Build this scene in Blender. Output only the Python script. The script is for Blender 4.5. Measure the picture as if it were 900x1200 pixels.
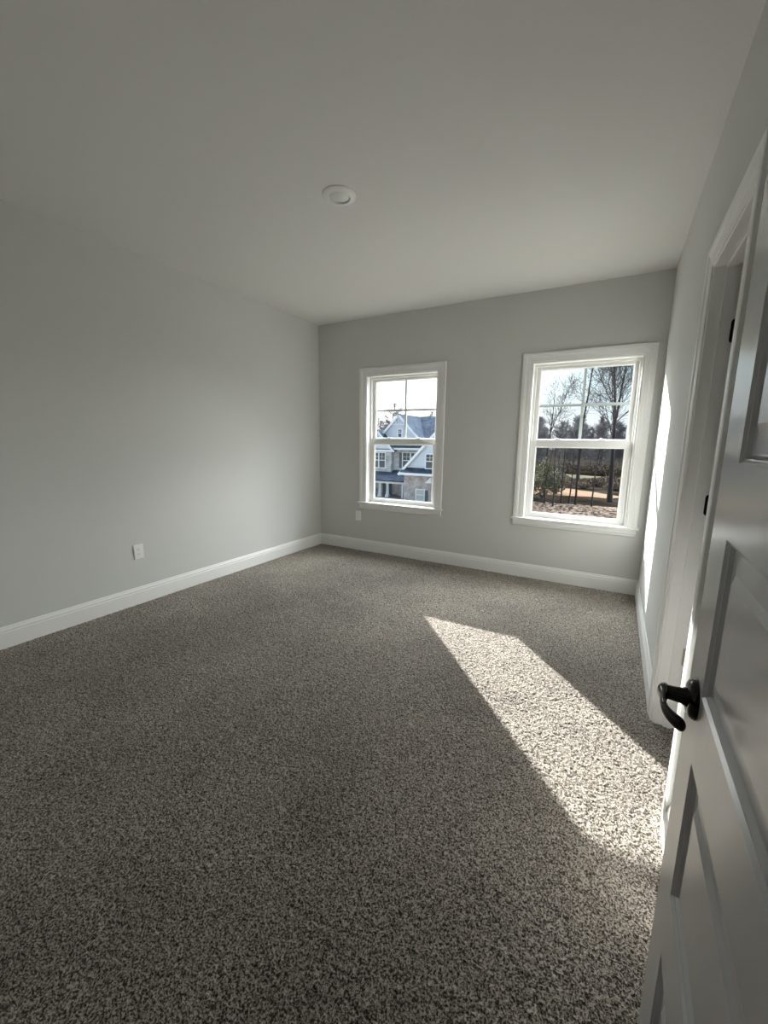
import bpy, bmesh, math, random
import numpy as np
from mathutils import Matrix, Vector

for o in list(bpy.data.objects): bpy.data.objects.remove(o)
S = bpy.context.scene
COL = S.collection
PI = math.pi

# ------------------------------------------------------------------ camera
cam_d = bpy.data.cameras.new('camera'); cam = bpy.data.objects.new('camera', cam_d); COL.objects.link(cam)
cam_d.sensor_fit = 'VERTICAL'; cam_d.sensor_height = 36.0; cam_d.lens = 478.275 / 1200 * 36.0
cam_d.clip_start = 0.01; cam_d.clip_end = 600
right = (0.8702, 0.492532, 0.012837); up = (-0.094214, 0.140769, 0.985549); fwd = (-0.483608, 0.858834, -0.168901)
m = Matrix.Identity(4)
for i in range(3):
    m[i][0] = right[i]; m[i][1] = up[i]; m[i][2] = -fwd[i]
m.translation = (0, 0, 1.34428)
cam.matrix_world = m
S.camera = cam

# ------------------------------------------------------------------ light and exposure
SUN_H = (-0.664, 0.748); SUN_TAN = 0.335
SUN = Vector((SUN_H[0], SUN_H[1], SUN_TAN)).normalized()          # direction towards the sun
SUN_STRENGTH = 23.0
sd = bpy.data.lights.new('sun', 'SUN'); sun = bpy.data.objects.new('sun', sd); COL.objects.link(sun)
sd.energy = SUN_STRENGTH; sd.color = (1.0, 0.96, 0.90); sd.angle = math.radians(0.53)
sun.rotation_euler = SUN.to_track_quat('Z', 'Y').to_euler(); sun.location = (-30, 34, 18)

S.view_settings.view_transform = 'Standard'; S.view_settings.look = 'None'
S.view_settings.exposure = 0.17; S.view_settings.gamma = 1.0; S.view_settings.use_curve_mapping = False
try:
    S.cycles.use_denoising = True
    S.cycles.max_bounces = 14; S.cycles.diffuse_bounces = 8; S.cycles.glossy_bounces = 4
    S.cycles.transparent_max_bounces = 24; S.cycles.sample_clamp_indirect = 8.0
except Exception: pass

SKY_GLOW, SKY_HIGH, SKY_FILL = 8.0, 9.5, 14.0
def build_world():
    w = bpy.data.worlds.new('sky'); S.world = w; w.use_nodes = True
    nt = w.node_tree; nt.nodes.clear(); L = nt.links
    def n(t, **k):
        x = nt.nodes.new(t)
        for a, b in k.items(): setattr(x, a, b)
        return x
    def mth(op, a, b=None, clamp=False):
        x = n('ShaderNodeMath', operation=op); x.use_clamp = clamp
        for i, v in enumerate((a, b)):
            if v is None: continue
            if isinstance(v, (int, float)): x.inputs[i].default_value = v
            else: L.new(v, x.inputs[i])
        return x.outputs[0]
    tc = n('ShaderNodeTexCoord'); sep = n('ShaderNodeSeparateXYZ'); L.new(tc.outputs['Generated'], sep.inputs[0])
    dot = n('ShaderNodeVectorMath', operation='DOT_PRODUCT'); L.new(tc.outputs['Generated'], dot.inputs[0]); dot.inputs[1].default_value = SUN
    s = mth('MAXIMUM', dot.outputs['Value'], 0.0)
    glow = mth('MULTIPLY', mth('POWER', s, 16.0), SKY_GLOW)
    def sm(v, a, b):
        x = n('ShaderNodeMapRange', interpolation_type='SMOOTHSTEP'); L.new(v, x.inputs[0])
        x.inputs[1].default_value = a; x.inputs[2].default_value = b; return x.outputs[0]
    # fill glow added to the sky right of the view to brighten the room
    fill = mth('MULTIPLY', mth('MULTIPLY', sm(sep.outputs[0], 0.08, 0.38), mth('SUBTRACT', 1.0, sm(sep.outputs[0], 0.50, 0.82))), mth('MULTIPLY', sm(sep.outputs[1], -0.15, 0.25), SKY_FILL))
    high = mth('MULTIPLY', mth('MULTIPLY', sm(sep.outputs[2], 0.20, 0.45), sm(sep.outputs[1], -0.3, 0.4)), SKY_HIGH)
    ramp = n('ShaderNodeValToRGB'); L.new(mth('MAXIMUM', sep.outputs[2], 0.0), ramp.inputs[0])
    e = ramp.color_ramp.elements
    e[0].position = 0.0; e[0].color = (0.90, 0.93, 0.98, 1); e[1].position = 1.0; e[1].color = (0.38, 0.58, 0.95, 1)
    x = ramp.color_ramp.elements.new(0.16); x.color = (0.66, 0.88, 0.98, 1)
    def bg(col, strength):
        b = n('ShaderNodeBackground')
        if isinstance(col, tuple): b.inputs[0].default_value = col
        else: L.new(col, b.inputs[0])
        if isinstance(strength, float): b.inputs[1].default_value = strength
        else: L.new(strength, b.inputs[1])
        return b.outputs[0]
    a1 = n('ShaderNodeAddShader'); L.new(bg(ramp.outputs[0], 1.0), a1.inputs[0]); L.new(bg((1.0, 0.95, 0.88, 1), glow), a1.inputs[1])
    a2 = n('ShaderNodeAddShader'); L.new(a1.outputs[0], a2.inputs[0]); L.new(bg((0.93, 0.97, 1.0, 1), high), a2.inputs[1])
    a3 = n('ShaderNodeAddShader'); L.new(a2.outputs[0], a3.inputs[0]); L.new(bg((1.0, 0.985, 0.95, 1), fill), a3.inputs[1])
    out = n('ShaderNodeOutputWorld'); L.new(a3.outputs[0], out.inputs[0])
build_world()

# ------------------------------------------------------------------ helpers
def tag(o, label=None, cat=None, group=None, kind=None):
    if label: o['label'] = label
    if cat: o['category'] = cat
    if group: o['group'] = group
    if kind: o['kind'] = kind
    return o

def wloc(o):
    v = Vector((0, 0, 0))
    while o: v = v + o.location; o = o.parent
    return v

def thing(name, label, cat, loc=(0, 0, 0), rotz=0.0, group=None, kind=None):
    o = bpy.data.objects.new(name, None); COL.objects.link(o)
    o.empty_display_size = 0.1; o.location = loc; o.rotation_euler = (0, 0, rotz)
    return tag(o, label, cat, group, kind)

def obj(name, bm, mat, parent=None, smooth=False, local=False, label=None, recalc=True):
    """one mesh object out of a bmesh given in world coordinates (local=True: in the parent's own)"""
    if parent is not None and not local:
        bmesh.ops.translate(bm, verts=bm.verts, vec=-wloc(parent))
    if recalc: bmesh.ops.recalc_face_normals(bm, faces=bm.faces)
    me = bpy.data.meshes.new(name); bm.to_mesh(me); bm.free()
    if smooth:
        me.polygons.foreach_set('use_smooth', [True] * len(me.polygons))
    me.materials.append(mat)
    o = bpy.data.objects.new(name, me); COL.objects.link(o)
    if parent is not None: o.parent = parent
    if label: o['label'] = label
    return o

def smooth_by_angle(o, deg=35):
    me = o.data
    me.polygons.foreach_set('use_smooth', [True] * len(me.polygons))
    try: me.set_sharp_from_angle(angle=math.radians(deg))
    except Exception: pass

def box(bm, x0, x1, y0, y1, z0, z1, bevel=0.0, seg=1):
    vs = [bm.verts.new((x, y, z)) for x in (x0, x1) for y in (y0, y1) for z in (z0, z1)]
    fs = [bm.faces.new([vs[i] for i in q]) for q in ((0, 1, 3, 2), (4, 6, 7, 5), (0, 4, 5, 1), (2, 3, 7, 6), (0, 2, 6, 4), (1, 5, 7, 3))]
    if bevel:
        es = list({e for f in fs for e in f.edges})
        bmesh.ops.bevel(bm, geom=es, offset=bevel, segments=seg, affect='EDGES', profile=0.5)
    return bm

def boxes(*bs, bevel=0.0):
    bm = bmesh.new()
    for b in bs: box(bm, *b, bevel=bevel)
    return bm

def sweep(bm, path, prof, place, closed=False):
    """mitred moulding: path = corner list (a, b, da, db) with (da, db) the outward offset per unit;
    prof = [(offset, height)]; place(a, b, h) -> xyz"""
    rings = [[bm.verts.new(place(a + da * o, b + db * o, h)) for (o, h) in prof] for (a, b, da, db) in path]
    k = len(rings)
    for i in range(k if closed else k - 1):
        r, s = rings[i], rings[(i + 1) % k]
        for j in range(len(prof) - 1):
            bm.faces.new((r[j], r[j + 1], s[j + 1], s[j]))
    if not closed:
        bm.faces.new(rings[0]); bm.faces.new(rings[-1][::-1])
    return bm

def extrude_profile(bm, prof, p0, p1, into):
    """profile (d, z) run from p0 to p1 on the floor, d measured along the unit vector into"""
    a = [bm.verts.new((p0[0] + into[0] * d, p0[1] + into[1] * d, z)) for d, z in prof]
    b = [bm.verts.new((p1[0] + into[0] * d, p1[1] + into[1] * d, z)) for d, z in prof]
    for j in range(len(prof)):
        k = (j + 1) % len(prof)
        bm.faces.new((a[j], a[k], b[k], b[j]))
    bm.faces.new(a[::-1]); bm.faces.new(b)
    return bm

def tube(bm, pts, rads, seg=16, scale=None, caps=True):
    """round tube along points; scale = per point (su, sv) flattening"""
    pts = [Vector(p) for p in pts]; rings = []
    n = None
    for i, p in enumerate(pts):
        t = (pts[min(i + 1, len(pts) - 1)] - pts[max(i - 1, 0)]).normalized()
        if n is None:
            n = t.cross(Vector((0, 0, 1)))
            if n.length < 1e-3: n = t.cross(Vector((1, 0, 0)))
            n.normalize()
        else:
            n = (n - t * n.dot(t)).normalized()
        b = t.cross(n)
        su, sv = scale[i] if scale else (1, 1)
        rings.append([bm.verts.new(p + (n * math.cos(2 * PI * k / seg) * su + b * math.sin(2 * PI * k / seg) * sv) * rads[i]) for k in range(seg)])
    for r, s in zip(rings, rings[1:]):
        for k in range(seg): bm.faces.new((r[k], r[(k + 1) % seg], s[(k + 1) % seg], s[k]))
    if caps: bm.faces.new(rings[0][::-1]); bm.faces.new(rings[-1])
    return bm

def lathe(bm, prof, M, seg=48):
    """(r, h) profile spun about z and placed by the matrix M"""
    rings = []
    for r, h in prof:
        if r < 1e-6: rings.append([bm.verts.new(M @ Vector((0, 0, h)))])
        else: rings.append([bm.verts.new(M @ Vector((r * math.cos(2 * PI * k / seg), r * math.sin(2 * PI * k / seg), h))) for k in range(seg)])
    for a, b in zip(rings, rings[1:]):
        if len(a) == 1 and len(b) == 1: continue
        for k in range(seg):
            k2 = (k + 1) % seg
            if len(a) == 1: bm.faces.new((a[0], b[k], b[k2]))
            elif len(b) == 1: bm.faces.new((a[k], a[k2], b[0]))
            else: bm.faces.new((a[k], a[k2], b[k2], b[k]))
    return bm

def prism(bm, poly, a, b, axis='y'):
    """polygon in the xz plane run from y=a to y=b"""
    v0 = [bm.verts.new((x, a, z)) for x, z in poly]; v1 = [bm.verts.new((x, b, z)) for x, z in poly]
    for j in range(len(poly)):
        k = (j + 1) % len(poly); bm.faces.new((v0[j], v0[k], v1[k], v1[j]))
    bm.faces.new(v0[::-1]); bm.faces.new(v1)
    return bm

# ------------------------------------------------------------------ materials
def material(name, color, rough=0.6, metallic=0.0, spec=0.5, noise=None, bump=None, build=None):
    """principled; noise = (scale, other colour, contrast); bump = (scale, strength, distance)"""
    mt = bpy.data.materials.new(name); mt.use_nodes = True
    nt = mt.node_tree; b = nt.nodes['Principled BSDF']
    b.inputs['Base Color'].default_value = (*color, 1); b.inputs['Roughness'].default_value = rough
    b.inputs['Metallic'].default_value = metallic; b.inputs['Specular IOR Level'].default_value = spec
    tc = nt.nodes.new('ShaderNodeTexCoord')
    if noise:
        sc, c2, w = noise
        n = nt.nodes.new('ShaderNodeTexNoise'); n.inputs['Scale'].default_value = sc; n.inputs['Detail'].default_value = 4
        nt.links.new(tc.outputs['Object'], n.inputs['Vector'])
        r = nt.nodes.new('ShaderNodeValToRGB'); e = r.color_ramp.elements
        e[0].position = 0.5 - w; e[0].color = (*color, 1); e[1].position = 0.5 + w; e[1].color = (*c2, 1)
        nt.links.new(n.outputs['Fac'], r.inputs[0]); nt.links.new(r.outputs[0], b.inputs['Base Color'])
    if bump:
        sc, st, di = bump
        n = nt.nodes.new('ShaderNodeTexNoise'); n.inputs['Scale'].default_value = sc; n.inputs['Detail'].default_value = 3
        nt.links.new(tc.outputs['Object'], n.inputs['Vector'])
        bp = nt.nodes.new('ShaderNodeBump'); bp.inputs['Strength'].default_value = st; bp.inputs['Distance'].default_value = di
        nt.links.new(n.outputs['Fac'], bp.inputs['Height']); nt.links.new(bp.outputs[0], b.inputs['Normal'])
    if build: build(nt, b, tc)
    return mt

def carpet_nodes(nt, b, tc):
    L = nt.links
    def noise(scale, detail=2, rough=0.6):
        n = nt.nodes.new('ShaderNodeTexNoise'); n.inputs['Scale'].default_value = scale
        n.inputs['Detail'].default_value = detail; n.inputs['Roughness'].default_value = rough
        L.new(tc.outputs['Object'], n.inputs['Vector']); return n.outputs['Fac']
    r = nt.nodes.new('ShaderNodeValToRGB'); e = r.color_ramp.elements
    e[0].position = 0.41; e[0].color = (0.044, 0.037, 0.032, 1); e[1].position = 0.62; e[1].color = (0.58, 0.522, 0.465, 1)
    x = e.new(0.5); x.color = (0.275, 0.243, 0.215, 1)
    L.new(noise(190, 2, 0.6), r.inputs[0])
    mx = nt.nodes.new('ShaderNodeMix'); mx.data_type = 'RGBA'; mx.blend_type = 'MULTIPLY'; mx.inputs[0].default_value = 1.0
    r2 = nt.nodes.new('ShaderNodeValToRGB'); e = r2.color_ramp.elements
    e[0].position = 0.35; e[0].color = (0.86, 0.85, 0.85, 1); e[1].position = 0.65; e[1].color = (1.08, 1.08, 1.06, 1)
    L.new(noise(2.2, 3, 0.5), r2.inputs[0])
    L.new(r.outputs[0], mx.inputs[6]); L.new(r2.outputs[0], mx.inputs[7]); L.new(mx.outputs[2], b.inputs['Base Color'])
    bp = nt.nodes.new('ShaderNodeBump'); bp.inputs['Strength'].default_value = 0.7; bp.inputs['Distance'].default_value = 0.004
    L.new(noise(420, 2, 0.6), bp.inputs['Height']); L.new(bp.outputs[0], b.inputs['Normal'])
    b.inputs['Sheen Weight'].default_value = 0.15

def brick_nodes(c1, c2, mortar, scale, w=0.5, h=0.25, ms=0.03, rot=None):
    def f(nt, b, tc):
        L = nt.links
        mp = nt.nodes.new('ShaderNodeMapping'); mp.inputs['Rotation'].default_value = rot or (PI / 2, 0, 0)
        L.new(tc.outputs['Object'], mp.inputs[0])
        t = nt.nodes.new('ShaderNodeTexBrick'); L.new(mp.outputs[0], t.inputs['Vector'])
        t.inputs['Color1'].default_value = (*c1, 1); t.inputs['Color2'].default_value = (*c2, 1); t.inputs['Mortar'].default_value = (*mortar, 1)
        t.inputs['Scale'].default_value = scale; t.inputs['Mortar Size'].default_value = ms
        t.inputs['Brick Width'].default_value = w; t.inputs['Row Height'].default_value = h
        n = nt.nodes.new('ShaderNodeTexNoise'); n.inputs['Scale'].default_value = 1.6; n.inputs['Detail'].default_value = 4; n.inputs['Roughness'].default_value = 0.7
        L.new(tc.outputs['Object'], n.inputs['Vector'])
        r = nt.nodes.new('ShaderNodeValToRGB'); e = r.color_ramp.elements
        e[0].position = 0.35; e[0].color = (0.62, 0.58, 0.58, 1); e[1].position = 0.65; e[1].color = (1.2, 1.2, 1.2, 1)
        L.new(n.outputs['Fac'], r.inputs[0])
        mx = nt.nodes.new('ShaderNodeMix'); mx.data_type = 'RGBA'; mx.blend_type = 'MULTIPLY'; mx.inputs[0].default_value = 1.0
        L.new(t.outputs['Color'], mx.inputs[6]); L.new(r.outputs[0], mx.inputs[7]); L.new(mx.outputs[2], b.inputs['Base Color'])
    return f

def siding_nodes(nt, b, tc):
    w = nt.nodes.new('ShaderNodeTexWave'); w.bands_direction = 'Z'; w.wave_profile = 'SAW'; w.inputs['Scale'].default_value = 1.7
    nt.links.new(tc.outputs['Object'], w.inputs['Vector'])
    bp = nt.nodes.new('ShaderNodeBump'); bp.inputs['Strength'].default_value = 0.6; bp.inputs['Distance'].default_value = 0.03
    nt.links.new(w.outputs['Fac'], bp.inputs['Height']); nt.links.new(bp.outputs[0], b.inputs['Normal'])

WALLC = (0.63, 0.635, 0.62)
M = {}
M['wall'] = material('wall_paint', WALLC, 0.75, spec=0.3, bump=(260, 0.05, 0.001))
M['ceiling'] = material('ceiling_paint', (0.75, 0.74, 0.72), 0.9, spec=0.2, bump=(200, 0.04, 0.001))
M['trim'] = material('trim_paint', (0.84, 0.84, 0.83), 0.38, spec=0.5)
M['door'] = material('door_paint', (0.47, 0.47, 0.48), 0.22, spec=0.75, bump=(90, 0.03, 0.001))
M['vinyl'] = material('window_vinyl', (0.80, 0.80, 0.78), 0.35)
M['muntin'] = material('muntin_bar', (0.62, 0.65, 0.66), 0.5)  # grey of the backlit bars put into their colour
M['carpet'] = material('carpet_pile', (0.19, 0.16, 0.135), 0.95, spec=0.1, build=carpet_nodes)
M['bronze'] = material('dark_bronze', (0.012, 0.010, 0.009), 0.14, metallic=0.5, spec=0.6)
M['hinge_tan'] = material('tan_hinge', (0.42, 0.36, 0.27), 0.4)  # flat tan colour for the lowest hinge leaf
M['screw'] = material('screw_head', (0.05, 0.045, 0.04), 0.35, metallic=0.8)
M['plate'] = material('white_plastic', (0.86, 0.86, 0.84), 0.3)
M['slot'] = material('socket_slot', (0.10, 0.10, 0.10), 0.6)
M['lens'] = material('light_lens', (0.72, 0.75, 0.70), 0.35)
def glass_nodes(nt, b, tc):
    L = nt.links; nt.nodes.remove(b)
    t = nt.nodes.new('ShaderNodeBsdfTransparent'); t.inputs[0].default_value = (0.97, 0.985, 0.98, 1)
    g = nt.nodes.new('ShaderNodeBsdfGlossy'); g.inputs['Roughness'].default_value = 0.02
    lw = nt.nodes.new('ShaderNodeLayerWeight'); lw.inputs[0].default_value = 0.5          # facing: 0 head-on, 1 grazing
    f = nt.nodes.new('ShaderNodeMath'); f.operation = 'POWER'; L.new(lw.outputs['Facing'], f.inputs[0]); f.inputs[1].default_value = 5.0
    f2 = nt.nodes.new('ShaderNodeMath'); f2.operation = 'MULTIPLY_ADD'; L.new(f.outputs[0], f2.inputs[0]); f2.inputs[1].default_value = 0.96; f2.inputs[2].default_value = 0.02
    m_ = nt.nodes.new('ShaderNodeMixShader'); L.new(f2.outputs[0], m_.inputs[0]); L.new(t.outputs[0], m_.inputs[1]); L.new(g.outputs[0], m_.inputs[2])
    L.new(m_.outputs[0], nt.nodes['Material Output'].inputs[0])
M['glass'] = material('window_glass', (1, 1, 1), build=glass_nodes)
M['siding'] = material('white_siding', (0.62, 0.68, 0.80), 0.7, build=siding_nodes)
M['house_trim'] = material('house_trim', (0.80, 0.84, 0.90), 0.6)
M['roof'] = material('slate_shingles', (0.05, 0.06, 0.08), 0.95, spec=0.05, build=brick_nodes((0.035, 0.052, 0.080), (0.065, 0.085, 0.12), (0.025, 0.035, 0.045), 1.0, 0.3, 0.14, 0.012, (0.3, 0, 0)))
M['brick'] = material('house_brick', (0.4, 0.37, 0.38), 0.9, build=brick_nodes((0.38, 0.33, 0.34), (0.52, 0.47, 0.48), (0.6, 0.6, 0.62), 1.0, 0.22, 0.075, 0.012))
M['brick_grey'] = material('grey_brick', (0.45, 0.46, 0.48), 0.9, build=brick_nodes((0.46, 0.47, 0.49), (0.58, 0.59, 0.60), (0.66, 0.67, 0.68), 1.0, 0.22, 0.075, 0.012))
M['shutter'] = material('dark_shutter', (0.10, 0.12, 0.13), 0.6)
M['house_glass'] = material('dark_pane', (0.07, 0.09, 0.09), 0.12, spec=0.6)
M['blind'] = material('pale_blind', (0.55, 0.58, 0.56), 0.6)
M['dark_porch'] = material('dark_porch_floor', (0.22, 0.21, 0.19), 0.9)  # one even dark tone for the porch floor
M['bark'] = material('grey_bark', (0.05, 0.043, 0.042), 0.95, spec=0.1, noise=(3.0, (0.03, 0.026, 0.026), 0.2))
M['twig'] = material('grey_twigs', (0.065, 0.058, 0.060), 0.95, spec=0.1)
M['bark_far'] = material('hazed_twigs', (0.10, 0.097, 0.105), 0.95, spec=0.1, noise=(0.6, (0.155, 0.15, 0.16), 0.2))  # distance haze mixed into the bark colour, paler and bluer
M['leaf'] = material('evergreen_leaf', (0.05, 0.065, 0.032), 0.7, spec=0.2, noise=(2.0, (0.13, 0.125, 0.06), 0.2))
M['brown_leaf'] = material('dry_leaf', (0.06, 0.046, 0.036), 0.9, spec=0.1, noise=(2.0, (0.13, 0.10, 0.075), 0.2))
M['litter'] = material('shaded_litter', (0.008, 0.007, 0.006), 1.0, spec=0.0, noise=(0.35, (0.020, 0.017, 0.014), 0.15))  # litter darkened so the ground carries the tree shade behind the leaf bed
M['leaf_bed'] = material('fallen_leaf_bed', (0.012, 0.010, 0.009), 1.0, spec=0.0, noise=(4.0, (0.17, 0.13, 0.105), 0.05))
M['concrete'] = material('street_concrete', (0.25, 0.245, 0.24), 0.95, spec=0.0, noise=(0.8, (0.30, 0.295, 0.29), 0.2))
M['front_lawn'] = material('straw_lawn', (0.16, 0.145, 0.11), 0.95, spec=0.0, noise=(0.6, (0.21, 0.185, 0.14), 0.2))
M['straw'] = material('dormant_lawn', (0.115, 0.076, 0.050), 1.0, spec=0.0, noise=(0.5, (0.14, 0.098, 0.068), 0.2))
M['pale_grass'] = material('pale_dry_grass', (0.12, 0.104, 0.076), 1.0, spec=0.0, noise=(0.5, (0.085, 0.076, 0.05), 0.2))

# ------------------------------------------------------------------ the room
XL, XR, YB, YF, H = -3.336, 0.2755, 4.2195, 0.05, 2.74
WT = 0.115                                     # partition thickness
YO = YB + 0.165                                # outside face of the window wall
WIN = {1: (-2.632, -1.737), 2: (-0.772, 0.123)}   # openings in the window wall
WZ0, WZ1 = 0.600, 2.098
CL0, CL1, CLZ = 1.622, 2.253, 2.083            # rough opening of the closet doorway in the right wall
DX0, DX1, DZ = -0.665, 0.150, 2.065            # doorway behind the camera

def build_floor():
    """wall-to-wall cut pile: a fine height field so the tufts really stand up"""
    step = 0.0046
    x0, x1, y0, y1 = XL, XR + WT + 0.01, -0.10, YB
    nx = int((x1 - x0) / step); ny = int((y1 - y0) / step)
    rs = np.random.RandomState(7)
    def blur(a, k):
        for _ in range(k):
            a = (a + np.roll(a, 1, 0) + np.roll(a, -1, 0)) / 3; a = (a + np.roll(a, 1, 1) + np.roll(a, -1, 1)) / 3
        return a
    def norm(a): return (a - a.mean()) / a.std()
    hgt = norm(rs.randn(ny + 1, nx + 1)) * 0.0016 + norm(blur(rs.randn(ny + 1, nx + 1), 1)) * 0.0006
    low = norm(blur(np.kron(rs.randn(ny // 40 + 2, nx // 40 + 2), np.ones((40, 40)))[:ny + 1, :nx + 1], 40)) * 0.0006
    hgt = np.clip(hgt, -0.006, 0.006) + low
    xs = np.linspace(x0, x1, nx + 1); ys = np.linspace(y0, y1, ny + 1)
    X, Y = np.meshgrid(xs, ys)
    jx = rs.uniform(-1, 1, X.shape) * step * 0.3; jy = rs.uniform(-1, 1, X.shape) * step * 0.3
    jx[:, 0] = jx[:, -1] = 0; jy[0] = jy[-1] = 0
    co = np.stack([X + jx, Y + jy, hgt - 0.002], -1).reshape(-1, 3).astype(np.float32)
    idx = np.arange((nx + 1) * (ny + 1)).reshape(ny + 1, nx + 1)
    q = np.stack([idx[:-1, :-1], idx[:-1, 1:], idx[1:, 1:], idx[1:, :-1]], -1).reshape(-1, 4)
    me = bpy.data.meshes.new('floor')
    me.vertices.add(len(co)); me.vertices.foreach_set('co', co.ravel())
    me.loops.add(q.size); me.loops.foreach_set('vertex_index', q.ravel().astype(np.int32))
    me.polygons.add(len(q)); me.polygons.foreach_set('loop_start', np.arange(0, q.size, 4, dtype=np.int32))
    me.polygons.foreach_set('loop_total', np.full(len(q), 4, dtype=np.int32))
    me.polygons.foreach_set('use_smooth', np.ones(len(q), dtype=bool))
    me.update(calc_edges=True); me.materials.append(M['carpet'])
    o = bpy.data.objects.new('floor', me); COL.objects.link(o)
    tag(o, 'taupe flecked cut pile carpet covering the bedroom floor', 'floor', kind='structure')
build_floor()
tag(obj('floor_slab', boxes((XL - 0.2, 1.75, -2.3, YO, -0.30, -0.008)), M['carpet']), 'carpeted subfloor of closet and hallway under the bedroom', 'floor', kind='structure')
tag(obj('ceiling', boxes((XL - 0.2, 1.75, -2.3, YO, H, H + 0.25)), M['ceiling']), 'smooth off-white painted ceiling', 'ceiling', kind='structure')

def wall_with_holes(axis, a0, a1, t0, t1, z0, z1, holes):
    """wall slab along x (axis 'x') or y, cut into boxes around rectangular holes (lo, hi, zlo, zhi)"""
    bm = bmesh.new()
    def b(lo, hi, zl, zh):
        if hi - lo < 1e-5 or zh - zl < 1e-5: return
        if axis == 'x': box(bm, lo, hi, t0, t1, zl, zh)
        else: box(bm, t0, t1, lo, hi, zl, zh)
    cur = a0
    for lo, hi, zl, zh in sorted(holes):
        b(cur, lo, z0, z1); b(lo, hi, z0, zl); b(lo, hi, zh, z1); cur = hi
    b(cur, a1, z0, z1)
    bmesh.ops.remove_doubles(bm, verts=bm.verts, dist=1e-5)
    return bm
tag(obj('wall_back', wall_with_holes('x', XL - 0.2, 1.75, YB, YO, -0.3, H, [(*WIN[1], WZ0, WZ1), (*WIN[2], WZ0, WZ1)]), M['wall']), 'pale grey painted wall holding the two windows', 'wall', kind='structure')
tag(obj('wall_left', boxes((XL - 0.2, XL, -2.3, YB, -0.012, H)), M['wall']), 'long pale grey blank wall with one outlet', 'wall', kind='structure')
tag(obj('wall_right', wall_with_holes('y', YF - WT, YB, XR, XR + WT, -0.012, H, [(CL0, CL1, -0.012, CLZ)]), M['wall']), 'pale grey wall beside the closet doorway', 'wall', kind='structure')
tag(obj('wall_front', wall_with_holes('x', XL, XR, YF - WT, YF, -0.012, H, [(DX0, DX1, -0.012, DZ)]), M['wall']), 'pale grey wall with the entry doorway', 'wall', kind='structure')
tag(obj('wall_hallway', boxes((-1.9, -1.8, -2.2, YF - WT, -0.012, H), (1.2, 1.3, -2.2, YF - WT, -0.012, H), (-1.9, 1.3, -2.3, -2.2, -0.012, H)), M['wall']), 'pale grey hallway walls outside the entry doorway', 'wall', kind='structure')
tag(obj('wall_closet', boxes((1.55, 1.65, 0.4, 3.2, -0.012, H), (XR + WT, 1.65, 0.3, 0.4, -0.012, H), (XR + WT, 1.65, 3.2, 3.3, -0.012, H)), M['wall']), 'pale grey walls inside the closet', 'wall', kind='structure')

BASE = [(0, -0.012), (0.0155, -0.012), (0.0155, 0.100), (0.0120, 0.104), (0.0120, 0.110), (0.0135, 0.113), (0.0125, 0.119), (0.0085, 0.126), (0.0070, 0.134), (0.0045, 0.140), (0, 0.140)]
def baseboard(name, p0, p1, into, label):
    o = obj(name, extrude_profile(bmesh.new(), BASE, p0, p1, into), M['trim'])
    tag(o, label, 'baseboard', kind='structure')
CW = 0.090                                      # casing width
baseboard('baseboard_left', (XL, YF), (XL, YB), (1, 0), 'white moulded baseboard along the long blank wall')
baseboard('baseboard_back', (XL, YB), (XR, YB), (0, -1), 'white moulded baseboard below the windows')
baseboard('baseboard_right', (XR, CL1 - 0.005 + CW), (XR, YB), (-1, 0), 'white moulded baseboard between closet doorway and window wall')
baseboard('baseboard_right', (XR, YF), (XR, CL0 + 0.005 - CW), (-1, 0), 'white moulded baseboard behind the open door')
baseboard('baseboard_front', (XL, YF), (DX0 - CW, YF), (0, 1), 'white moulded baseboard beside the entry doorway')

CASING = [(0.0, 0.0), (0.0, 0.008), (0.004, 0.010), (0.010, 0.010), (0.014, 0.0075), (0.018, 0.0105), (0.046, 0.0125), (0.050, 0.0165), (0.056, 0.0150), (0.060, 0.0180), (0.084, 0.0180), (0.090, 0.0150), (0.090, 0.0)]

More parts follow.
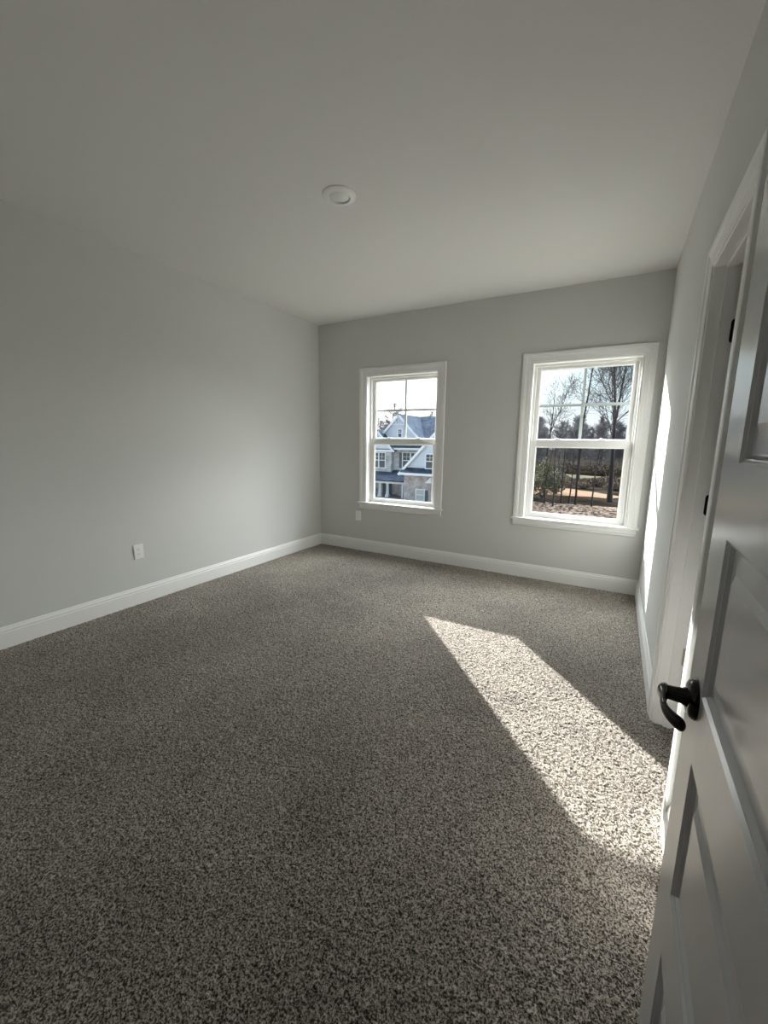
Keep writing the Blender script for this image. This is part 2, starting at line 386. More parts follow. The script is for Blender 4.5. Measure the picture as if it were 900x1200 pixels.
# ------------------------------------------------------------------ windows
def window(idx, label):
    x0, x1 = WIN[idx]; xc = (x0 + x1) / 2; yw = YB
    t = thing('window_%d' % idx, label, 'window', (xc, yw, WZ0), kind='structure')
    ci0, ci1, cz1 = x0 - 0.003, x1 + 0.003, WZ1 + 0.001
    zs = 0.617                                   # stool top
    obj('casing', sweep(bmesh.new(), [(ci0, zs, -1, 0), (ci0, cz1, -1, 1), (ci1, cz1, 1, 1), (ci1, zs, 1, 0)], CASING, lambda a, b, h: (a, yw - h, b)), M['trim'], t)
    # jamb boards lining the opening
    jd = 0.074
    obj('jamb', boxes((x0, x0 + 0.006, yw - 0.002, yw + jd, zs, WZ1), (x1 - 0.006, x1, yw - 0.002, yw + jd, zs, WZ1), (x0 + 0.006, x1 - 0.006, yw - 0.002, yw + jd, WZ1 - 0.006, WZ1)), M['trim'], t)
    # stool with a rounded nose, horns past the casing
    bm = bmesh.new(); box(bm, ci0 - CW - 0.015, ci1 + CW + 0.015, yw - 0.042, yw, zs - 0.018, zs, bevel=0.004, seg=2)
    box(bm, x0 + 0.001, x1 - 0.001, yw, yw + jd, zs - 0.0165, zs - 0.0005)
    obj('stool', bm, M['trim'], t)
    AP = [(0.0, 0.0), (0.012, 0.0), (0.018, 0.008), (0.018, 0.040), (0.013, 0.048), (0.013, 0.058), (0.008, 0.066), (0.0, 0.066)]
    za = zs - 0.018
    bm = bmesh.new(); a0, a1 = ci0 - CW + 0.002, ci1 + CW - 0.002
    va = [bm.verts.new((a0 + d * 0.6 * 0, yw - d, za - z)) for d, z in AP]; vb = [bm.verts.new((a1, yw - d, za - z)) for d, z in AP]
    for j in range(len(AP)):
        k = (j + 1) % len(AP); bm.faces.new((va[j], va[k], vb[k], vb[j]))
    bm.faces.new(va[::-1]); bm.faces.new(vb)
    obj('apron', bm, M['trim'], t)
    # vinyl frame
    fy0, fy1 = yw + 0.074, yw + 0.164; fi = 0.018
    bx0, bx1, bz1 = x0 + 0.006, x1 - 0.006, WZ1 - 0.006
    bm = boxes((bx0, bx0 + fi, fy0, fy1, zs, bz1), (bx1 - fi, bx1, fy0, fy1, zs, bz1), (bx0 + fi, bx1 - fi, fy0, fy1, bz1 - 0.018, bz1), (bx0 + fi, bx1 - fi, fy0, fy1, zs, zs + 0.012))
    obj('frame', bm, M['vinyl'], t)
    ix0, ix1 = bx0 + fi, bx1 - fi
    def sash(name, y0, y1, z0, z1, bot, top, side):
        bm = bmesh.new()
        IN = [(0.0, 0.0), (0.0, y1 - y0)]
        gx0, gx1, gz0, gz1 = ix0 + side, ix1 - side, z0 + bot, z1 - top
        box(bm, ix0 + 0.001, gx0, y0, y1, z0, z1, bevel=0.0015); box(bm, gx1, ix1 - 0.001, y0, y1, z0, z1, bevel=0.0015)
        box(bm, gx0, gx1, y0, y1, z0, gz0, bevel=0.0015); box(bm, gx0, gx1, y0, y1, gz1, z1, bevel=0.0015)
        # sloped glazing bead round the glass
        prof = [(0.0, 0.004), (0.008, 0.014), (0.0, 0.014)]
        pl = lambda a, b, h: (a, y0 + h, b)
        sweep(bm, [(gx0, gz0, 1, 1), (gx0, gz1, 1, -1), (gx1, gz1, -1, -1), (gx1, gz0, -1, 1)], prof, pl, closed=True)
        s = obj(name, bm, M['vinyl'], t)
        ym = y0 + 0.020
        obj('pane', boxes((gx0 - 0.004, gx1 + 0.004, ym, ym + 0.004, gz0 - 0.004, gz1 + 0.004)), M['glass'], s)
        return s, (gx0, gx1, gz0, gz1, ym)
    zr0, zr1 = 1.318, 1.388
    lo, g = sash('lower_sash', yw + 0.078, yw + 0.110, zs + 0.012, zr1 - 0.004, 0.032, zr1 - 0.004 - zr0, 0.0395)
    upz, g = sash('upper_sash', yw + 0.114, yw + 0.146, zr0 + 0.004, bz1 - 0.018, zr1 - zr0 - 0.004, 0.026, 0.0355)
    gx0, gx1, gz0, gz1, ym = g; gm = (gx0 + gx1) / 2; zm = 1.713
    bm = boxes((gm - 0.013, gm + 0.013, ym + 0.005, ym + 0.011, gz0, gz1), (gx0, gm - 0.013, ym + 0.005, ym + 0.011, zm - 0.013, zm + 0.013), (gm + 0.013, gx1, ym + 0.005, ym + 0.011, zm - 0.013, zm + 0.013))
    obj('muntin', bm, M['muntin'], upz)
    for fx in (-0.19, 0.19):
        bm = bmesh.new(); xk = xc + fx
        box(bm, xk - 0.030, xk + 0.030, yw + 0.080, yw + 0.106, zr1 - 0.004, zr1 + 0.003, bevel=0.002)
        lathe(bm, [(0, 0.018), (0.009, 0.017), (0.012, 0.012), (0.012, 0.003)], Matrix.Translation((xk - 0.008, yw + 0.093, zr1)), 16)
        box(bm, xk - 0.008, xk + 0.030, yw + 0.086, yw + 0.096, zr1 + 0.004, zr1 + 0.013, bevel=0.002)
        obj('sash_lock', bm, M['vinyl'], t)
    # outside casing board
    return t
window(1, 'white double-hung window looking onto the neighbouring house')
window(2, 'white double-hung window looking onto bare trees, beside the sunlit wall patch')

# ------------------------------------------------------------------ closet doorway in the right wall
def rounded_rect(w, h, r, n=6):
    p = []
    for cx, cy, a0 in ((w / 2 - r, h / 2 - r, 0), (-w / 2 + r, h / 2 - r, PI / 2), (-w / 2 + r, -h / 2 + r, PI), (w / 2 - r, -h / 2 + r, 1.5 * PI)):
        p += [(cx + r * math.cos(a0 + k * PI / 2 / n), cy + r * math.sin(a0 + k * PI / 2 / n)) for k in range(n + 1)]
    return p
def plate(bm, poly, place, t, inset=0.0):
    """flat plate out of a 2D outline, thickness t along h, with an eased front edge"""
    k = 1 - inset
    a = [bm.verts.new(place(u, v, 0)) for u, v in poly]; b = [bm.verts.new(place(u, v, t * 0.6)) for u, v in poly]
    c = [bm.verts.new(place(u * k, v * k, t)) for u, v in poly]
    for r, s in ((a, b), (b, c)):
        for j in range(len(poly)):
            q = (j + 1) % len(poly); bm.faces.new((r[j], r[q], s[q], s[j]))
    bm.faces.new(a[::-1]); bm.faces.new(c)
    return bm

PANELS = [(0.235, 0.482), (0.605, 0.855), (0.967, 1.214), (1.322, 1.571), (1.683, 1.932)]
def five_panel_slab(w, thick, stile, z0=0.015, z1=2.045, sides=(0, 1)):
    """moulded five-panel door; local x = thickness (0 is the front face), y = width from the hinge, z up.
    each panel: stepped sticking down to a channel, bevel back up to a raised field"""
    PROF = [(0.0, 0.0), (0.0045, 0.0042), (0.0065, 0.0046), (0.0110, 0.0100), (0.0130, 0.0104), (0.0400, 0.0078), (0.0510, 0.0026)]
    bm = bmesh.new()
    y0, y1 = stile, w - stile
    for side in sides:
        def P(y, z, d): return (d if side == 0 else thick - d, y, z)
        def face(*q): bm.faces.new([bm.verts.new(P(*v, 0.0)) for v in q])
        face((0, z0), (y0, z0), (y0, z1), (0, z1)); face((y1, z0), (w, z0), (w, z1), (y1, z1))
        zc = z0
        for a, b in PANELS + [(z1, None)]:
            face((y0, zc), (y1, zc), (y1, a), (y0, a)); zc = b
        for a, b in PANELS:
            rings = [[bm.verts.new(P(*v, d)) for v in ((y0 + o, a + o), (y1 - o, a + o), (y1 - o, b - o), (y0 + o, b - o))] for o, d in PROF]
            for r, s in zip(rings, rings[1:]):
                for j in range(4): bm.faces.new((r[j], r[(j + 1) % 4], s[(j + 1) % 4], s[j]))
            bm.faces.new(rings[-1])
    for q in (((0, 0, z0), (thick, 0, z0), (thick, 0, z1), (0, 0, z1)), ((0, w, z0), (thick, w, z0), (thick, w, z1), (0, w, z1)),
              ((0, 0, z0), (thick, 0, z0), (thick, w, z0), (0, w, z0)), ((0, 0, z1), (thick, 0, z1), (thick, w, z1), (0, w, z1))):
        bm.faces.new([bm.verts.new(v) for v in q])
    bmesh.ops.remove_doubles(bm, verts=bm.verts, dist=1e-5)
    return bm

def closet_doorway():
    j0, j1, jz = CL0 + 0.018, CL1 - 0.018, CLZ - 0.018        # finished opening
    t = thing('door_2', 'white cased closet doorway with dark hinges beyond the open door', 'door', (XR, (j0 + j1) / 2, 0), kind='structure')
    c0, c1, cz = CL0 + 0.005 + 0.008 - 0.008, CL1 - 0.005, CLZ - 0.013 + 0.005
    obj('casing', sweep(bmesh.new(), [(c0, -0.012, -1, 0), (c0, cz, -1, 1), (c1, cz, 1, 1), (c1, -0.012, 1, 0)], CASING, lambda a, b, h: (XR - h, a, b)), M['trim'], t)
    xa, xb = XR - 0.002, XR + WT + 0.002
    obj('jamb', boxes((xa, xb, CL0, j0, -0.012, jz), (xa, xb, j1, CL1, -0.012, jz), (xa, xb, CL0, CL1, jz, CLZ)), M['trim'], t)
    s0, s1, sh = XR + 0.040, XR + 0.076, 0.011
    obj('door_stop', boxes((s0, s1, j0, j0 + sh, -0.012, jz), (s0, s1, j1 - sh, j1, -0.012, jz), (s0, s1, j0 + sh, j1 - sh, jz - sh, jz)), M['trim'], t)
    for z, mt, lb in ((1.81, 'bronze', 'dark bronze hinge leaf'), (1.09, 'bronze', 'dark bronze hinge leaf'), (0.371, 'hinge_tan', 'tan hinge leaf')):
        bm = plate(bmesh.new(), rounded_rect(0.036, 0.092, 0.012), lambda u, v, h: (XR + 0.097 + u, j1 - h, z + v), 0.003, 0.02)
        tube(bm, [(XR + WT + 0.006, j1 + 0.002, z - 0.046), (XR + WT + 0.006, j1 + 0.002, z + 0.046)], [0.006, 0.006], 12)
        h = obj('hinge', bm, M[mt], t, label=lb)
        bm = bmesh.new()
        for dz, du in ((-0.03, 0.004), (0.0, -0.006), (0.03, 0.004)):
            lathe(bm, [(0, 0.0012), (0.0038, 0.0008), (0.004, 0)], Matrix.Translation((XR + 0.097 + du, j1 - 0.003, z + dz)) @ Matrix.Rotation(PI / 2, 4, 'X'), 12)
        obj('screw', bm, M['screw'], h)
    # the closet's own door, swung back inside the closet
    bm = five_panel_slab(0.61, 0.035, 0.105)
    R_ = Matrix.Translation((XR + WT + 0.012, j1 + 0.006, 0)) @ Matrix.Rotation(-PI / 2, 4, 'Z')
    bmesh.ops.transform(bm, matrix=R_ @ Matrix.Translation((-0.035, 0, 0)), verts=bm.verts)
    obj('slab', bm, M['door'], t)
closet_doorway()

# ------------------------------------------------------------------ the open entry door
def entry_door():
    ang = -0.012
    hx, hy = 0.1387, 0.060                                     # hinge edge of the visible face
    w, th = 0.776, 0.035
    t = thing('door_1', 'white five-panel door standing open by the camera with dark lever handle', 'door', (hx, hy, 0), ang, kind='structure')
    t['label'] = 'white five-panel door standing open along the right wall with black lever handle'
    o = obj('slab', five_panel_slab(w, th, 0.104), M['door'], t, local=True)
    def handle(sign, x_face):
        """sign -1: on the visible face (local -x)"""
        yh, zh = w - 0.067, 0.943
        X = lambda d: x_face + sign * d
        Mr = Matrix.Translation((x_face, yh, zh)) @ Matrix.Rotation(sign * PI / 2, 4, 'Y')
        bm = lathe(bmesh.new(), [(0.0, 0.012), (0.014, 0.012), (0.024, 0.0115), (0.029, 0.009), (0.0325, 0.0045), (0.0335, 0.0)], Mr, 48)
        rose = obj('lever_handle', bm, M['bronze'], t, smooth=True, local=True, label='glossy dark bronze lever handle on round rose')
        smooth_by_angle(rose, 50)
        bm = lathe(bmesh.new(), [(0.0, 0.046), (0.008, 0.0455), (0.0112, 0.042), (0.0118, 0.030), (0.013, 0.018), (0.016, 0.0125), (0.017, 0.010)], Mr, 32)
        nk = obj('neck', bm, M['bronze'], rose, local=True); smooth_by_angle(nk, 50)
        pts = [(0.035, 0.013), (0.040, 0.011), (0.0430, 0.004), (0.0432, -0.008), (0.0440, -0.020), (0.0460, -0.034), (0.0465, -0.048), (0.0440, -0.061), (0.0375, -0.073), (0.0290, -0.083), (0.0250, -0.0875), (0.0230, -0.0895)]
        rad = [0.006, 0.0105, 0.0118, 0.0110, 0.0096, 0.0084, 0.0080, 0.0086, 0.0100, 0.0110, 0.0092, 0.0046]
        zz = [0, 0, 0, 0, 0.0005, 0.001, 0.001, 0, -0.001, -0.002, -0.002, -0.002]
        sc = [(0.8, 1), (0.8, 1), (0.8, 1.02), (0.75, 1.05), (0.62, 1.08), (0.58, 1.1), (0.56, 1.1), (0.56, 1.1), (0.58, 1.08), (0.6, 1.05), (0.6, 1.0), (0.6, 1)]
        bm = tube(bmesh.new(), [(X(d), yh + y, zh + z_) for (d, y), z_ in zip(pts, zz)], rad, 24, sc)
        lv = obj('lever', bm, M['bronze'], rose, local=True)
        md = lv.modifiers.new('subdivision', 'SUBSURF'); md.levels = 1; md.render_levels = 2
        smooth_by_angle(lv, 80)
    handle(-1, 0.0); handle(1, th)
    bm = plate(bmesh.new(), rounded_rect(0.025, 0.057, 0.006), lambda u, v, h: (th / 2 + u, w + h, 0.945 + v), 0.0015, 0.02)
    box(bm, th / 2 - 0.006, th / 2 + 0.006, w + 0.001, w + 0.010, 0.945 - 0.010, 0.945 + 0.010, bevel=0.002)
    obj('latch_plate', bm, M['bronze'], t, local=True)
    for z in (0.26, 1.03, 1.80):
        bm = bmesh.new(); tube(bm, [(th + 0.006, -0.004, z - 0.045), (th + 0.006, -0.004, z + 0.045)], [0.006, 0.006], 12)
        box(bm, 0.004, th + 0.004, -0.002, 0.0, z - 0.045, z + 0.045)
        obj('hinge', bm, M['bronze'], t, local=True)
entry_door()

def entry_trim():
    bm = boxes((DX0, DX0 + 0.018, YF - WT - 0.002, YF + 0.002, -0.012, DZ - 0.018), (DX1 - 0.018, DX1 - 0.002, YF - WT - 0.002, YF + 0.002, -0.012, DZ - 0.018), (DX0, DX1 - 0.002, YF - WT - 0.002, YF + 0.002, DZ - 0.018, DZ))
    t = thing('trim_1', 'white jamb and casing of the entry doorway', 'trim', ((DX0 + DX1) / 2, YF, 0), kind='structure')
    obj('jamb', bm, M['trim'], t)
    obj('casing', sweep(bmesh.new(), [(DX0 + 0.013, -0.012, -1, 0), (DX0 + 0.013, DZ - 0.013, -1, 1), (DX1 + 0.03, DZ - 0.013, 0, 1)], CASING, lambda a, b, h: (a, YF + h, b)), M['trim'], t)
entry_trim()

# ------------------------------------------------------------------ outlets and ceiling light
def outlet(center, normal, label):
    """duplex wall outlet; normal = unit vector out of the wall, u runs along the wall"""
    nx, ny = normal; ux, uy = -ny, nx
    P = lambda u, v, h: (center[0] + ux * u + nx * h, center[1] + uy * u + ny * h, center[2] + v)
    t = thing('wall_outlet', label, 'outlet', P(0, 0, 0))
    obj('cover_plate', plate(bmesh.new(), rounded_rect(0.078, 0.122, 0.005), P, 0.0065, 0.045), M['plate'], t)
    for dv in (-0.0195, 0.0195):
        poly = [(x, y) for x, y in [(0.0165 * math.cos(a), 0.0165 * math.sin(a)) for a in np.linspace(0, 2 * PI, 28, endpoint=False)]]
        poly = [(x, max(-0.0135, min(0.0135, y))) for x, y in poly]
        s = obj('socket', plate(bmesh.new(), poly, lambda u, v, h: P(u, v + dv, 0.0063 + h), 0.002, 0.03), M['plate'], t)
        bm = bmesh.new()
        for u0, v0, w, h in ((-0.0065, 0.004, 0.0022, 0.008), (0.0065, 0.004, 0.0022, 0.0065), (0, -0.006, 0.005, 0.005)):
            plate(bm, rounded_rect(w, h, min(w, h) * 0.45, 4), lambda u, v, k: P(u + u0, v + v0 + dv, 0.0081 + k), 0.0004, 0.01)
        obj('slot', bm, M['slot'], s, label='dark socket slots')
    bm = lathe(bmesh.new(), [(0, 0.0014), (0.002, 0.0012), (0.003, 0)], Matrix.Translation(P(0, 0, 0.0063)) @ Vector((nx, ny, 0)).to_track_quat('Z', 'Y').to_matrix().to_4x4(), 12)
    obj('screw', bm, M['plate'], t)
outlet((XL, 1.836, 0.434), (1, 0), 'white duplex outlet on the long blank wall')
outlet((-2.742, YB, 0.434), (0, -1), 'white duplex outlet under the corner of the left window')
outlet((XR, 3.815, 0.444), (-1, 0), 'white duplex outlet in the sunlit patch of the wall beside the window')

def ceiling_light():
    c = (-1.532, 2.148, H)
    t = thing('recessed_light', 'round white recessed ceiling light, switched off', 'ceiling light', c)
    F = Matrix.Translation(c) @ Matrix.Rotation(PI, 4, 'X')
    r = obj('trim_ring', lathe(bmesh.new(), [(0.099, 0.0), (0.099, 0.003), (0.096, 0.006), (0.078, 0.011), (0.068, 0.013), (0.064, 0.0145), (0.061, 0.013), (0.060, 0.006), (0.060, 0.0)], F, 64), M['plate'], t)
    smooth_by_angle(r, 40)
    l = obj('lens', lathe(bmesh.new(), [(0.0, 0.0155), (0.015, 0.0150), (0.030, 0.0135), (0.045, 0.0108), (0.055, 0.0078), (0.0585, 0.005), (0.0598, 0.001)], F, 64), M['lens'], t)
    smooth_by_angle(l, 60)
ceiling_light()

# ------------------------------------------------------------------ outside: ground
GZ = -3.9
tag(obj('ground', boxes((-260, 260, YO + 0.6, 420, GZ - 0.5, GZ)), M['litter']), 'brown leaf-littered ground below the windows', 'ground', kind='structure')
def ground_patch(name, pts, z, mat, label):
    bm = bmesh.new(); rnd = random.Random(len(name))
    out = []
    for i, (x, y) in enumerate(pts):
        x2, y2 = pts[(i + 1) % len(pts)]
        for k in range(5):
            f = k / 5; w = min(2.0, 0.05 * math.hypot(x2 - x, y2 - y)) * (1 if k else 0)
            out.append((x + (x2 - x) * f + rnd.uniform(-w, w), y + (y2 - y) * f + rnd.uniform(-w, w)))
    v0 = [bm.verts.new((x, y, GZ)) for x, y in out]; v1 = [bm.verts.new((x, y, GZ + z)) for x, y in out]
    for j in range(len(out)):
        k = (j + 1) % len(out); bm.faces.new((v0[j], v0[k], v1[k], v1[j]))
    bm.faces.new(v1)
    return tag(obj(name, bm, mat), label, 'ground', kind='structure')
ground_patch('ground_clearing', [(-9, 45.5), (-0.4, 45.8), (1.5, 48), (-1.0, 50), (-4.5, 53.5), (-9, 54.5)], 0.03, M['straw'], 'tan open lawn behind the row of slim trunks')
ground_patch('ground_strip', [(-18, 71), (-8, 71), (-2, 70), (6, 69), (14, 70), (14, 74), (5, 75), (-2, 77), (-8, 80), (-18, 81)], 0.03, M['pale_grass'], 'pale dry grass strip beyond the shrubs')
ground_patch('ground_leaf_bed', [(-8.5, 26), (8, 26), (9, 39), (2, 39.3), (-2, 39.6), (-6, 39.2), (-8.5, 39)], 0.025, M['leaf_bed'], 'bed of fallen brown and pale leaves nearest the window')
tag(obj('ground_bounce_street', boxes((-120, 120, 11, 19, GZ, GZ + 0.03)), M['concrete']), 'added unseen concrete street bouncing light up to the windows', 'street', kind='structure')  # out-of-view pale paving added to bounce light onto the ceiling
tag(obj('ground_bounce_lawn', boxes((-120, 120, YO + 0.8, 10.9, GZ, GZ + 0.05), (-120, 120, 19.1, 24, GZ, GZ + 0.05)), M['front_lawn']), 'added unseen straw-coloured lawn bouncing light up to the windows', 'lawn', kind='structure')  # lawn put in out of view, lifts light to ceiling and upper walls
ground_patch('ground_lawn', [(-40, 24.1), (-9.5, 24), (-9, 60), (-12, 90), (-45, 90)], 0.02, M['pale_grass'], 'dormant lawn around the neighbouring house')

# ------------------------------------------------------------------ outside: the neighbouring house
def house():
    t = thing('neighbor_house', 'pale grey two-storey house with white gables and slate roof outside the left window', 'house', (-18, 41, GZ))
    A = lambda n, bm, m_, par=None, lb=None: obj(n, bm, M[m_], par or t, label=lb)
    z0 = GZ
    # main body, bay and right wing walls
    A('wall', boxes((-27.0, -10.4, 36.0, 46.0, z0, 0.72)), 'brick_grey', lb='grey brick main wall')
    bay = A('bay', boxes((-22.2, -19.25, 35.5, 36.05, -1.6, 0.70)), 'brick_grey', lb='grey brick bay under the small gable')
    A('wing', boxes((-16.05, -8.0, 32.0, 36.05, z0, -1.25)), 'brick', lb='pinkish brick front wing')
    # main roof
    r = A('roof', roof_mesh(-19.3, -9.9, 35.55, 46.5, 0.78, 41.0, 4.10), 'roof', lb='blue-grey shingle roof')
    A('low_roof', roof_mesh(-27.6, -19.32, 35.55, 46.5, 0.78, 41.0, 1.75), 'roof', lb='lower blue-grey shingle roof')
    A('fascia', boxes((-27.6, -22.3, 35.45, 35.6, 0.58, 0.80), (-19.1, -12.5, 35.45, 35.6, 0.62, 0.80)), 'house_trim', lb='white eave board')
    # big attic gable
    gx, gz, hw = -18.77, 3.86, 3.1
    g = A('attic_gable', prism(bmesh.new(), [(gx - hw, gz - hw * 1.02), (gx + hw, gz - hw * 1.02), (gx, gz)], 36.2, 39.6), 'siding', lb='white lap-sided attic gable')
    rakes(A, g, gx, gz, hw, 36.2, 41.0, 1.02, 'attic')
    # bracket truss in the peak
    bm = bmesh.new(); yk = 36.02
    bar(bm, (gx - 0.86, gz - 0.80), (gx + 0.86, gz - 0.80), yk, 0.11)
    for a in (-0.45, 0.0, 0.45): bar(bm, (gx + a * 0.25, gz - 0.78), (gx + a, gz - 0.12 - abs(a) * 0.75), yk, 0.07)
    A('gable_bracket', bm, 'house_trim', g)
    win(A, g, -18.87, -18.50, 1.86, 2.56, 36.2, split=1)
    # small gable over the bay
    sx, sz, sh = -20.70, 2.28, 1.62
    s = A('bay_gable', prism(bmesh.new(), [(sx - sh, sz - sh * 1.05), (sx + sh, sz - sh * 1.05), (sx, sz)], 35.5, 38.2), 'siding', lb='white gable over the bay')
    rakes(A, s, sx, sz, sh, 35.5, 38.2, 1.05, 'bay')
    A('fascia', boxes((sx - 1.65, sx + 1.55, 35.30, 35.46, 0.40, 0.62)), 'house_trim', lb='white eave board')
    # porch
    bm = bmesh.new(); v = [bm.verts.new(p) for p in ((-26.5, 33.55, -2.20), (-16.1, 33.55, -2.20), (-16.1, 36.0, -1.38), (-26.5, 36.0, -1.38), (-26.5, 33.55, -2.30), (-16.1, 33.55, -2.30), (-16.1, 36.0, -1.48), (-26.5, 36.0, -1.48))]
    for q in ((0, 1, 2, 3), (7, 6, 5, 4), (0, 4, 5, 1), (1, 5, 6, 2), (2, 6, 7, 3), (3, 7, 4, 0)): bm.faces.new([v[i] for i in q])
    A('porch_roof', bm, 'roof')
    A('porch_beam', boxes((-26.4, -16.1, 33.7, 34.0, -2.50, -2.24)), 'house_trim')
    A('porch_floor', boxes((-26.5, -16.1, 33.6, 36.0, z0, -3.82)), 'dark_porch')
    for cx in (-24.2, -21.4, -19.56, -18.72):
        bm = bmesh.new(); tube(bm, [(cx, 34.0 - 0.15, -3.58), (cx, 33.85, -2.5)], [0.165, 0.115], 4)
        box(bm, cx - 0.17, cx + 0.17, 33.68, 34.02, -3.82, -3.58); box(bm, cx - 0.13, cx + 0.13, 33.72, 33.98, -2.58, -2.5)
        A('porch_column', bm, 'house_trim')
    A('porch_post', boxes((-17.16, -17.02, 33.75, 33.9, -3.82, -2.5)), 'house_trim')
    A('porch_brick', boxes((-18.35, -17.2, 35.2, 36.0, -3.82, -1.9)), 'brick')
    A('front_door', boxes((-20.4, -19.4, 35.93, 36.0, -3.82, -1.75)), 'shutter', lb='dark front door')
    # windows of the upper floor
    win(A, bay, -21.35, -19.92, -1.15, 0.28, 35.5, split=2)
    win(A, None, -18.20, -16.55, -1.15, 0.33, 36.0, split=2)
    for x0_, x1_ in ((-18.60, -18.27), (-16.48, -16.15)):
        A('shutter', boxes((x0_, x1_, 35.93, 36.0, -1.15, 0.33)), 'shutter')
    # wing: skirt roof, gable, window
    wx, wz, wh = -11.95, 3.30, 4.35
    w = A('wing_gable', prism(bmesh.new(), [(wx - wh, wz - wh * 1.055), (wx + wh, wz - wh * 1.055), (wx, wz)], 32.0, 39.5), 'siding', lb='white lap-sided gable over the wing')
    rakes(A, w, wx, wz, wh, 32.0, 41.0, 1.055, 'wing')
    bm = bmesh.new(); v = [bm.verts.new(p) for p in ((-16.2, 31.35, -1.20), (-7.7, 31.35, -1.20), (-7.7, 32.0, -0.80), (-16.2, 32.0, -0.80), (-16.2, 31.35, -1.25), (-7.7, 31.35, -1.25), (-7.7, 32.0, -1.25), (-16.2, 32.0, -1.25))]
    for q in ((0, 1, 2, 3), (7, 6, 5, 4), (0, 4, 5, 1), (1, 5, 6, 2), (2, 6, 7, 3), (3, 7, 4, 0)): bm.faces.new([v[i] for i in q])
    A('skirt_roof', bm, 'roof')
    A('fascia', boxes((-16.2, -7.7, 31.30, 31.99, -1.42, -1.22)), 'house_trim', lb='white eave board')
    win(A, w, -13.98, -12.6, -0.78, 0.36, 32.0, split=2)
    win(A, None, -14.82, -14.08, -3.55, -2.68, 32.0, split=1, blind=True)
    A('shutter', boxes((-14.04, -13.72, 31.93, 32.0, -3.6, -2.68)), 'shutter')
    A('shutter', boxes((-15.18, -14.86, 31.93, 32.0, -3.6, -2.68)), 'brick')
    bm = bmesh.new(); prism(bm, [(-13.9, -2.02), (-13.35, -2.02), (-13.35, -1.5), (-13.48, -1.62)], 31.6, 31.99)
    A('entry_bracket', bm, 'house_trim')
    return t

def roof_mesh(x0, x1, y0, y1, ze, yr, zr, th=0.14):
    bm = bmesh.new(); pr = [(y0, ze), (yr, zr), (y1, ze), (y1, ze - th), (yr, zr - th), (y0, ze - th)]
    a = [bm.verts.new((x0, y, z)) for y, z in pr]; b = [bm.verts.new((x1, y, z)) for y, z in pr]
    for j in range(6):
        k = (j + 1) % 6; bm.faces.new((a[j], a[k], b[k], b[j]))
    bm.faces.new(a[::-1]); bm.faces.new(b)
    return bm
def bar(bm, p, q, y, w, d=0.08):
    """straight board in the xz plane from p to q, width w"""
    v = Vector((q[0] - p[0], q[1] - p[1])).normalized(); n = Vector((-v.y, v.x)) * w / 2
    prism(bm, [(p[0] + n.x, p[1] + n.y), (q[0] + n.x, q[1] + n.y), (q[0] - n.x, q[1] - n.y), (p[0] - n.x, p[1] - n.y)], y - d, y + d)
def rakes(A, g, gx, gz, hw, y, yback, sl, _):
    """the gable's two roof slopes and its white rake boards"""
    bm = bmesh.new(); ov = 0.22; th = 0.12
    for s in (-1, 1):
        e = hw + ov
        prism(bm, [(gx, gz + 0.10), (gx + s * e, gz + 0.10 - e * sl), (gx + s * e, gz + 0.10 + th - e * sl), (gx, gz + 0.10 + th)], y - 0.28, yback)
    A('gable_roof', bm, 'roof', g)
    bm = bmesh.new()
    for s in (-1, 1):
        e = hw + ov
        bar(bm, (gx, gz + 0.06), (gx + s * e, gz + 0.06 - e * sl), y - 0.24, 0.20, 0.06)
    A('rake_board', bm, 'house_trim', g)
def win(A, par, x0, x1, z0, z1, y, split=2, blind=False):
    f = bmesh.new(); w = 0.085
    box(f, x0 - w, x0, y - 0.09, y, z0 - w, z1 + w); box(f, x1, x1 + w, y - 0.09, y, z0 - w, z1 + w)
    box(f, x0, x1, y - 0.09, y, z1, z1 + w); box(f, x0, x1, y - 0.09, y, z0 - w, z0)
    zm = (z0 + z1) / 2
    for k in range(1, split):
        xm = x0 + (x1 - x0) * k / split; box(f, xm - 0.06, xm + 0.06, y - 0.09, y, z0, z1)
    box(f, x0, x1, y - 0.07, y, zm - 0.035, zm + 0.035)
    if not blind:
        for k in range(split):
            a = x0 + (x1 - x0) * (k + 0.5) / split
            box(f, a - 0.012, a + 0.012, y - 0.05, y, zm, z1)
        box(f, x0, x1, y - 0.05, y, (zm + z1) / 2 - 0.012, (zm + z1) / 2 + 0.012)
    fr = A('window', f, 'house_trim', None)
    A('pane', boxes((x0, x1, y - 0.035, y - 0.01, z0, z1)), 'blind' if blind else 'house_glass', fr)
house()

# ------------------------------------------------------------------ outside: trees
class Twigs:
    """gathers tapered tubes into numpy-ready lists"""
    def __init__(self): self.v, self.f = [], []
    def seg(self, p, q, r0, r1, n):
        d = (q - p)
        if d.length < 1e-4: return
        d.normalize(); a = d.cross(Vector((0.3, 0.9, 0.2))); a.normalize(); b = d.cross(a); k0 = len(self.v)
        for c, r in ((p, r0), (q, r1)):
            for k in range(n):
                th = 2 * PI * k / n; w = c + (a * math.cos(th) + b * math.sin(th)) * r; self.v.append((w.x, w.y, w.z))
        for k in range(n): self.f.append((k0 + k, k0 + (k + 1) % n, k0 + n + (k + 1) % n, k0 + n + k))
    def mesh(self, name, mat):
        me = bpy.data.meshes.new(name); me.from_pydata(self.v, [], self.f); me.materials.append(mat); me.update(); return me

